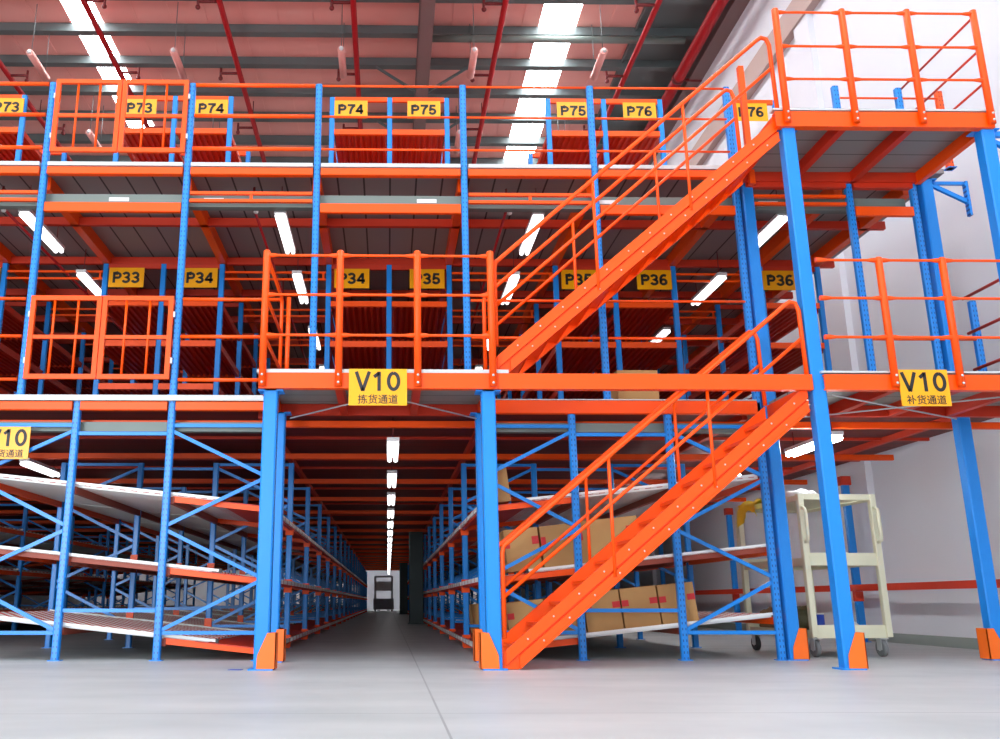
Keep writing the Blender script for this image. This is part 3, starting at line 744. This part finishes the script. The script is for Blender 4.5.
for (x0, txt, w) in [(-5.72, 'P73', 'on the outermost shelving of the upper floor'), (-3.82, 'P73', 'seen through the upper gate'), (-2.795, 'P74', 'beside the upper gate'), (-0.79, 'P74', 'on the gate edge of the middle shelving, upper floor'),
                     (0.26, 'P75', 'on the stair edge of the middle shelving, upper floor'), (2.42, 'P75', 'under the bright skylight'), (3.38, 'P76', 'beside the head of the upper stair'), (5.0, 'P76', 'behind the upper stair rails against the wall')]:
    sign(x0, x0 + 0.475, 7.28, 7.56, ys, txt, 'yellow sign reading %s %s' % (txt, w), group='row signs of the upper floor')

# ------------------------------------------------------------------ stairs
def stair(z0, zland, slope, label, rails_label, ntread, xtop, zr0, rslope):
    yn, yf = A + 0.06, A + 0.97
    xs0 = 1.10; bot = lambda x: z0 + slope * (x - xs0); dv = 0.245
    t = thing('staircase', label, 'staircase', (xs0, (yn + yf) / 2, z0))
    def stringer(y, out):
        xa = 0.965
        pts = [(xs0, y, z0 + 0.004), (xtop, y, bot(xtop)), (xtop, y, bot(xtop) + dv), (xa, y, bot(xa) + dv), (xa, y, z0 + 0.004)]
        b = MB().prism(pts, (0, 0.012, 0))
        nrm = Vector((-slope, 0, 1)).normalized(); kk = math.sqrt(1 + slope ** 2); T = dv / kk
        def strip(o0, o1, depth, xa_, xb_):
            # plate standing proud of the web between two offsets measured square to the slope
            q = []
            for x_, o_ in ((xa_, o0), (xb_, o0), (xb_, o1), (xa_, o1)):
                q.append((x_, y + (out * depth if out < 0 else 0.012), bot(x_) + o_ * kk))
            b.prism(q, (0, depth, 0))
        strip(T * 0.52, T, 0.03, xa + 0.03, xtop)
        strip(T * 0.03, T * 0.42, 0.03, xs0 + 0.01, xtop)
        strip(0.0, 0.012, 0.045, xs0 + 0.01, xtop)
        s = b.build('stringer', 'orange', t)
        bl = MB(); k = 1
        while True:
            xk = xs0 + (k * 0.185 - dv * 0.55) / slope
            if xk > xtop - 0.1: break
            for dx in (0.02, 0.155): 
                zk = z0 + k * 0.185 + 0.02 * (dx > .1)
                bl.ball((xk + dx, y - 0.032 if out < 0 else y + .02, bot(xk + dx) + dv * (0.74 if dx < .1 else 0.24)), 0.009, n=6, m=4)
            k += 1
        bl.build('bolt', 'galv', s)
        return s
    stringer(yn, -1); stringer(yf, 1)
    for k in range(1, ntread + 1):
        zt = z0 + 0.185 * k; xc = xs0 + (0.185 * k - dv * 0.46) / slope
        if xc > xtop - 0.05: break
        b = MB().box(xc - 0.105, xc + 0.105, yn + 0.013, yf - 0.001, zt - 0.006, zt).box(xc - 0.105, xc - 0.099, yn + 0.013, yf - 0.001, zt - 0.03, zt - .006).box(xc + 0.099, xc + 0.105, yn + 0.013, yf - .001, zt - 0.018, zt - .006)
        b.build('tread', 'orange', t)
    # handrails, near and far
    for y, nm in ((yn - 0.025, 'near'), (yf + 0.025, 'far')):
        h = bpy.data.objects.new('handrail', None); COL.objects.link(h); h.parent = t; h.location = Vector((1.0, y, z0)) - t.location; h.empty_display_size = 0.1
        top = lambda x: zr0 + rslope * (x - 1.0)
        xe = xtop - 0.12
        pts = [(0.985, y, z0 + 0.25), (0.985, y, top(0.985) - 0.05), (1.0, y, top(1.0)), (xe, y, top(xe)), (xe + 0.05, y, top(xe) + 0.035), (xe + 0.10, y, top(xe) + 0.02), (xe + 0.125, y, top(xe) - 0.05), (xe + 0.135, y, bot(xe + .135) + dv)]
        MB().tube(pts, 0.021, 10).build('top_rail', 'orange', h)
        MB().tube([(0.985, y, top(0.985) - 0.42), (xe + 0.12, y, top(xe + .12) - 0.42)], 0.017, 10).build('mid_rail', 'orange', h)
        for x in (1.95, 2.88):
            MB().tube([(x, y, bot(x) + 0.06), (x, y, top(x))], 0.016, 8).build('baluster', 'orange', h)
stair(0.0, Z1, 0.822, 'lower orange steel staircase rising from the concrete floor', '%s handrail of the lower staircase', 13, 3.79, 1.02, 0.822)
stair(Z1, Z2, 0.862, 'upper orange steel staircase rising to the topmost landing', '%s handrail of the upper staircase', 14, 3.80, 3.63, 0.888)

# bracket tying the wall column to the wall
t = thing('wall_bracket', 'blue triangular bracket from the wall side column to the wall', 'bracket', (6.05, B, 4.7))
MB().bar((6.05, B + .02, 5.09), (6.44, B + .02, 5.09), 0.035, 0.035).build('bracket_arm', 'blue', t)
MB().bar((6.05, B + .02, 5.08), (6.44, B + .02, 4.87), 0.035, 0.045).build('bracket_strut', 'blue', t)
MB().box(6.435, 6.465, B - .01, B + .05, 4.70, 5.11).build('bracket_plate', 'blue_perf', t)
t = thing('wall_bracket', 'blue bracket at the head of the outer front column of the topmost landing', 'bracket', (5.9, A, 4.9))
MB().bar((5.88, A + .07, 5.0), (6.5, A + .07, 5.0), 0.05, 0.05).build('bracket_arm', 'blue', t)
MB().bar((5.88, A + .07, 4.95), (6.45, A + .07, 4.62), 0.04, 0.04).build('bracket_strut', 'blue', t)

# ------------------------------------------------------------------ lamps
def lamp(x, y, z, ztop, label, group, m='lamp'):
    t = thing('tube_lamp', label, 'lamp', (x, y, z), group)
    MB().box(x - 0.065, x + 0.065, y, y + 1.15, z + 0.03, z + 0.07).build('lamp_housing', 'lamp_body', t)
    for s in (-0.035, 0.035): MB().tube([(x + s, y + 0.02, z), (x + s, y + 1.13, z)], 0.026, 10).build('lamp_tube', m, t)
    for dy in (0.12, 1.03): MB().tube([(x, y + dy, z + 0.07), (x, y + dy, ztop)], 0.006, 5).build('hanger', 'dark_pipe', t)
    return t
def lamp_row(x, ys_, z, ztop, where, near, grp, m='lamp'):
    p = None
    for i, y in enumerate(ys_):
        lab = '%s lit tube lamp from the front over the %s' % (ORD[i], where) if i < near else 'distant lit tube lamp over the ' + where
        g = grp if i < near else 'distant ' + grp
        if p is None: p = lamp(x, y, z, ztop, lab, g, m); y0 = y
        else: dup(p, (0, y - y0, 0), lab, g)
lamp_row(0.05, [9.35 + 2.45 * k for k in range(19)], 2.15, 2.45, 'ground aisle', 9, 'lamps of the ground aisle')
lamp_row(4.66, [9.2, 12.0, 14.6, 17.2], 2.2, 2.45, 'cart aisle', 4, 'lamps of the cart aisle', 'lamp_bright')
lamp_row(-4.61, [11.45, 15.2, 18.6], 2.25, 2.45, 'aisle beyond the gate side rack', 3, 'lamps beyond the gate side rack')
for x, w in ((-1.235, 'gate side aisle of the lower floor'), (1.70, 'stair side aisle of the lower floor'), (-4.12, 'outer aisle of the lower floor'), (4.5, 'wall side aisle of the lower floor')):
    lamp_row(x, [9.5 + 0.0, 11.45, 13.95, 16.4, 18.9, 21.4], 4.79, 5.2, w, 6, 'lamps of the ' + w)
for x, w in ((-1.56, 'gate side'), (1.36, 'stair side'), (-4.45, 'outer')):
    t = thing('sprinkler_pipe', 'thin red sprinkler pipe over the %s aisle of the lower floor' % w, 'pipe', (x, 9.6, 4.95), 'fire pipes of the lower floor')
    MB().tube([(x, 9.6, 4.95), (x, 26, 4.95)], 0.017, 8).build('main_pipe', 'pipe_red', t)
    for y in (9.65, 12.65, 15.65): MB().tube([(x, y, 4.95), (x, y, 5.2)], 0.014, 8).build('drop_pipe', 'dark_pipe', t)
    MB().ball((x + .03, 9.65, 4.9), 0.03).build('sprinkler_head', 'galv', t)

# ------------------------------------------------------------------ cartons
def carton(x0, x1, y0, y1, z0, h, label, group, tilt=0.105, tape=(), lean=0.0):
    """box lying on the tilted shelf; z0 is the height under its low end"""
    t = thing('cardboard_box', label, 'box', ((x0 + x1) / 2, (y0 + y1) / 2, z0), group)
    w = x1 - x0; n = Vector((-tilt, 0, 1)).normalized(); d = Vector((1, 0, tilt)).normalized()
    P = Vector((x0, y0, z0))
    def quad(o, a, b): return [o, o + a, o + a + b, o + b]
    pts = quad(P, d * w, n * h)
    MB().prism([tuple(p) for p in pts], (0, y1 - y0, 0)).build('carton_body', 'card', t)
    o = P + Vector((0, y0 - y0 - 0.002, 0)) + n * (h + 0.001)
    MB().prism([tuple(p) for p in quad(P + n * (h + 0.0005) + Vector((0, (y1 - y0) / 2 - 0.03, 0)), d * w, Vector((0, 0.06, 0)))], tuple(n * 0.001)).build('top_seam_tape', 'card_dark', t)
    for (u, v, tw, th) in tape:
        q = P + d * (u * w) + n * (v * h) + Vector((0, -0.0015, 0))
        MB().prism([tuple(p) for p in quad(q, d * tw, n * th)], (0, 0.0014, 0)).build('tape_mark', 'tape', t)
    return t
def zsurf(level, x): return zs(level, x - RX[0]) + 0.062
tp = lambda a, b: ((0.0, 0.5, 0.05, 0.08), (0.82, 0.5, 0.06, 0.08))
g = 'cartons on the middle roller shelf'
for i, (a, b, h, w) in enumerate([(1.22, 1.57, 0.42, 'nearest the aisle'), (1.59, 1.94, 0.42, 'second from the aisle'), (1.97, 2.60, 0.43, 'long one furthest up the slope')]):
    carton(a, b, B + 0.16, B + 0.66, zsurf(1, a), h, 'cardboard box on the middle roller shelf, ' + w, g, tape=((0.0, 0.55, 0.05, 0.08), (0.8, 0.6, 0.07, 0.08)))
g = 'cartons on the bottom roller shelf'
for i, (a, b, h, w) in enumerate([(1.22, 1.60, 0.37, 'nearest the aisle behind the stair foot'), (1.62, 1.985, 0.37, 'second from the aisle behind the stair'), (2.0, 2.36, 0.385, 'third from the aisle'), (2.375, 2.74, 0.385, 'fourth from the aisle'), (2.755, 3.12, 0.38, 'last one at the upper end of the slope')]):
    carton(a, b, B + 0.16, B + 0.62, zsurf(0, a), h, 'cardboard box on the bottom roller shelf, ' + w, g, tape=((0.0, 0.55, 0.07, 0.06), (0.78, 0.55, 0.08, 0.06)))
carton(1.0, 1.27, B + 0.16, B + 0.5, zsurf(2, 1.0), 0.35, 'tan cardboard box on the top roller shelf beside the stair foot column', None, tilt=0.12)
carton(2.52, 2.97, B + 0.45, B + 0.9, Z1, 0.46, 'tan cardboard box on the lower mezzanine floor under the upper stair', None, tilt=0.0)
carton(1.1, 1.5, B + 2.75, B + 3.2, zsurf(0, 1.1), 0.36, 'tan cardboard box on the bottom shelf of the second bay', None)

# ------------------------------------------------------------------ trolley
CR = thing('stock_trolley', 'cream three tier stock trolley parked in the aisle by the wall', 'trolley', (4.72, 10.35, 0))
CR.rotation_euler = (0, 0, math.radians(4))
class Loc(MB):
    def build(self, name, m, parent):
        o = MB.build(self, name, m, None); base = Vector((0, 0, 0)); q = parent
        while q is not CR: base += q.location; q = q.parent
        o.location = o.location - base; o.parent = parent; return o
hw, hl = 0.40, 0.72
tw = 0.032
for sy in (-1, 1):                      # two end frames
    y = sy * hl
    for sx in (-1, 1):
        x = sx * hw
        p = Loc().cbox(x - tw, x + tw, y - tw, y + tw, 0.20, 1.665, 0.006).build('corner_post', 'cream', CR)
        Loc().tube([(x + .0, y - sy * -0.03, 1.52), (x + .0, y + sy * 0.085, 1.50), (x, y + sy * 0.095, 1.46), (x, y + sy * 0.095, 1.22), (x, y + sy * 0.085, 1.18), (x, y + sy * 0.03, 1.16)], 0.018, 8).build('handle', 'cream', p)
    Loc().box(-hw + tw, hw - tw, y - 0.02, y + 0.02, 1.605, 1.665).build('end_rail', 'cream', CR)
for z, nm in ((1.625, 'top_tray'), (0.95, 'middle_tray'), (0.22, 'bottom_tray')):
    d = 0.02 if z > 1.5 else 0.10
    b = Loc().box(-hw + tw, hw - tw, -hl + 0.0, hl, z, z + 0.012)
    if z < 1.5:
        for sy in (-1, 1): b.box(-hw + tw, hw - tw, sy * hl - 0.012, sy * hl + 0.012, z - 0.03, z + d)
        for sx in (-1, 1): b.box(sx * hw - 0.012, sx * hw + 0.012, -hl + tw, hl - tw, z - 0.03, z + 0.05)
    else:
        for sx in (-1, 1): b.box(sx * hw - 0.015, sx * hw + 0.015, -hl + tw, hl - tw, z - 0.03, z + 0.03)
    b.build(nm, 'cream', CR)
for sx in (-1, 1):
    for sy in (-1, 1):
        x, y = sx * (hw - 0.04), sy * (hl - 0.06)
        f = Loc().box(x - 0.045, x + 0.045, y - 0.045, y + 0.045, 0.178, 0.19).box(x - 0.034, x - 0.028, y - 0.03, y + 0.05, 0.07, 0.178).box(x + 0.028, x + 0.034, y - 0.03, y + 0.05, 0.07, 0.178).build('caster', 'galv', CR)
        Loc().tube([(x - 0.025, y + .02, 0.088), (x - 0.018, y + .02, 0.088), (x + 0.018, y + .02, 0.088), (x + 0.025, y + .02, 0.088)], [0.075, 0.086, 0.086, 0.075], 20).build('wheel', 'rubber' if sy < 0 else 'dark_rubber', f)
        Loc().tube([(x - 0.028, y + .02, 0.088), (x + 0.028, y + .02, 0.088)], 0.03, 12).build('hub', 'galv', f)
def on_cart(x, y, z):
    v = Matrix.Rotation(CR.rotation_euler.z, 3, 'Z') @ Vector((x, y, z)); return v + CR.location
# things on the trolley
def lumpy(name, c, r, sx, sy, sz, m, label, cat, seed, n=16, amp=0.25):
    rnd = random.Random(seed); b = MB().ball((0, 0, 0), 1, 1, 1, 1, n, 10)
    ph = [rnd.uniform(0, 6.28) for _ in range(6)]
    for i, v in enumerate(b.v):
        k = 1 + amp * (math.sin(3 * v.x * 2 + ph[0]) * math.sin(4 * v.y + ph[1]) + 0.6 * math.sin(7 * v.z + ph[2]) * math.sin(6 * v.x + ph[3]))
        b.v[i] = Vector((v.x * k * sx * r, v.y * k * sy * r, max(-0.75, v.z * k) * sz * r))
    zmin = min(v.z for v in b.v)
    for i, v in enumerate(b.v): b.v[i] = v + Vector((c[0], c[1], c[2] - zmin))
    return tag(b.build(name, m), label, cat)
c = on_cart(-0.36, 0.55, 1.64)
def drape(name, cx, cy, zt, wx, wy, drop, m, label, seed):
    """crumpled cloth lying on the tray and hanging over its near long side"""
    rnd = random.Random(seed); nx, ny = 14, 18; vs = []; fs = []
    for j in range(ny + 1):
        for i in range(nx + 1):
            u = i / nx; v = j / ny
            s = v * (wy + drop)
            ruff = 0.018 * math.sin(u * 17 + v * 5 + seed) + 0.012 * math.sin(u * 29 - v * 9)
            edge = drop * (0.65 + 0.35 * math.sin(u * 6 + seed))
            if s < drop:
                z = zt - (drop - s) * edge / drop; x = cx - wx / 2 - 0.02 + 0.0 + ruff
                p = (cx - 0.02 + ruff, cy + (u - .5) * wy * 1.2, z + 0.02 * math.sin(u * 20))
            else:
                p = (cx + (s - drop), cy + (u - .5) * wy * 1.2, zt + 0.012 + abs(ruff) * 2.2)
            vs.append(p)
    b = MB(); vv = vs + [(p[0] + .002, p[1], p[2] + 0.004) for p in vs]; n0 = len(vs)
    for j in range(ny):
        for i in range(nx):
            a = j * (nx + 1) + i; q = [a, a + 1, a + nx + 2, a + nx + 1]
            fs.append(q[::-1]); fs.append([n0 + k for k in q])
    b._add(vv, fs, True)
    return tag(b.build(name, m), label, 'cloth')
drape('yellow_cloth', c.x - 0.06, c.y - 0.1, 1.65, 0.3, 0.55, 0.22, 'plastic_yellow', 'crumpled yellow cloth hanging over the far end of the trolley top', 3)
c = on_cart(-0.22, -0.45, 1.64)
lumpy('plastic_bag', (c.x, c.y, 1.64), 0.12, 1.2, 0.9, 0.5, 'film', 'crumpled white plastic bag on the near end of the trolley top', 'bag', 5)
c = on_cart(-0.05, 0.3, 0.232); lumpy('tool_bag', (c.x, c.y, 0.234), 0.2, 1.0, 1.6, 0.8, 'olive', 'dark olive tool bag lying on the bottom tray of the trolley', 'bag', 8)
c = on_cart(-0.1, -0.3, 0.232)
t = thing('paint_can', 'blue can standing on the bottom tray of the trolley', 'can', (c.x, c.y, 0.233))
MB().tube([(c.x, c.y, 0.233), (c.x, c.y, 0.42)], 0.055, 16).build('can_body', 'blue_can', t); MB().tube([(c.x, c.y, 0.42), (c.x, c.y, 0.435)], 0.058, 16).build('can_lid', 'film', t)
c = on_cart(0.18, -0.4, 0.232); lumpy('plastic_bag', (c.x, c.y, 0.234), 0.09, 1.3, 1, 0.7, 'film', 'small white plastic bag on the bottom tray of the trolley', 'bag', 12)
c = on_cart(-0.15, 0.62, 0.232); lumpy('brown_sack', (c.x, c.y, 0.234), 0.14, 1, .8, 1.0, 'card_dark', 'brown sack at the far end of the bottom tray of the trolley', 'sack', 15)

# ------------------------------------------------------------------ end of the aisle
t = thing('building_column', 'nearer dark grey green building column standing in the ground aisle', 'column', (0.745, 24.4, 0))
MB().cbox(0.56, 0.93, 24.25, 24.6, 0.02, 2.35, 0.02).build('column_shaft', 'green_col', t)
MB().box(0.52, 0.97, 24.2, 24.65, 0, 0.02).build('base_plate', 'green_col', t)
t = thing('building_column', 'further dark grey green building column deep in the ground aisle', 'column', (0.745, 44, 0))
MB().cbox(0.56, 0.93, 43.85, 44.2, 0.02, 2.35, 0.02).build('column_shaft', 'green_col', t)
MB().box(0.52, 0.97, 43.8, 44.25, 0, 0.02).build('base_plate', 'green_col', t)
x, y = -0.25, 56.0
t = thing('pallet_stacker', 'grey pallet stacker standing at the far end of the ground aisle', 'stacker', (x, y, 0))
MB().box(x - 0.62, x + 0.62, y, y + 0.8, 0.12, 0.75).build('chassis', 'grey_machine', t)
for s in (-1, 1):
    MB().box(x + s * 0.5 - 0.06, x + s * 0.5 + 0.06, y - 0.1, y + 0.02, 0.1, 2.05).build('mast', 'grey_machine', t)
    MB().box(x + s * 0.28 - 0.08, x + s * 0.28 + 0.08, y - 1.1, y - 0.1, 0.06, 0.11).build('fork', 'dark_rubber', t)
    MB().tube([(x + s * 0.5 - .05, y + .1, 0.12), (x + s * 0.5 + .05, y + .1, 0.12)], 0.12, 16).build('wheel', 'black', t)
MB().box(x - 0.5, x + 0.5, y - 0.08, y + 0.0, 1.98, 2.08).build('mast_head', 'grey_machine', t)
MB().box(x - 0.44, x + 0.44, y - 0.03, y - 0.02, 1.2, 1.75).build('guard_screen', 'galv', t)

# litter
tag(MB().prism([(-3.98, 9.02, 0.001), (-3.84, 9.0, 0.001), (-3.82, 9.09, 0.004), (-3.95, 9.11, 0.008)], (0, 0, 0.003)).build('paper_scrap', 'paper'), 'scrap of white paper on the floor by the outer rack post', 'paper scrap')
tag(MB().prism([(-1.33, 7.93, 0.001), (-1.22, 7.92, 0.001), (-1.21, 7.98, 0.002), (-1.31, 7.99, 0.002)], (0, 0, 0.003)).build('tape_scrap', 'blue_can'), 'scrap of blue tape on the floor beside the front aisle column', 'tape scrap')

# ------------------------------------------------------------------ light
w = bpy.data.worlds.new('World'); SC.world = w; w.use_nodes = True
bg = w.node_tree.nodes['Background']; bg.inputs[0].default_value = (0.90, 0.95, 1.0, 1); bg.inputs[1].default_value = 3.0
def fill_light(x, w, h, e):  # unseen area lights added behind the camera to brighten facade and wall
    l = bpy.data.lights.new('front_fill', 'AREA'); l.shape = 'RECTANGLE'; l.size = w; l.size_y = h; l.energy = e; l.color = (0.95, 0.98, 1.0)
    o = bpy.data.objects.new('front_fill', l); COL.objects.link(o); o.location = (x, -8.9, h / 2 + 0.3); o.rotation_euler = (math.radians(90), 0, 0)
for x, e in ((-9.0, 1700), (-3.0, 190), (3.0, 110)): fill_light(x, 4.5, 5.0, e)

# ------------------------------------------------------------------ camera
f = 905.0; pitch = math.atan((602 - 369.5) / 905.0); yaw = math.radians(0.75)
cam = bpy.data.cameras.new('Camera'); co = bpy.data.objects.new('Camera', cam); COL.objects.link(co)
co.location = (0, 0, 0.55); co.rotation_euler = (math.pi / 2 + pitch, 0, -yaw)
cam.sensor_fit = 'HORIZONTAL'; cam.sensor_width = 36; cam.lens = f / 1000 * 36; cam.shift_x = 0.1; cam.clip_end = 200; cam.clip_start = 0.05
SC.camera = co
vs = SC.view_settings
vs.view_transform = 'Standard'; vs.look = 'None'; vs.exposure = 0.0; vs.gamma = 1.0; vs.use_curve_mapping = False
SC.cycles.max_bounces = 6
SC.cycles.use_denoising = True
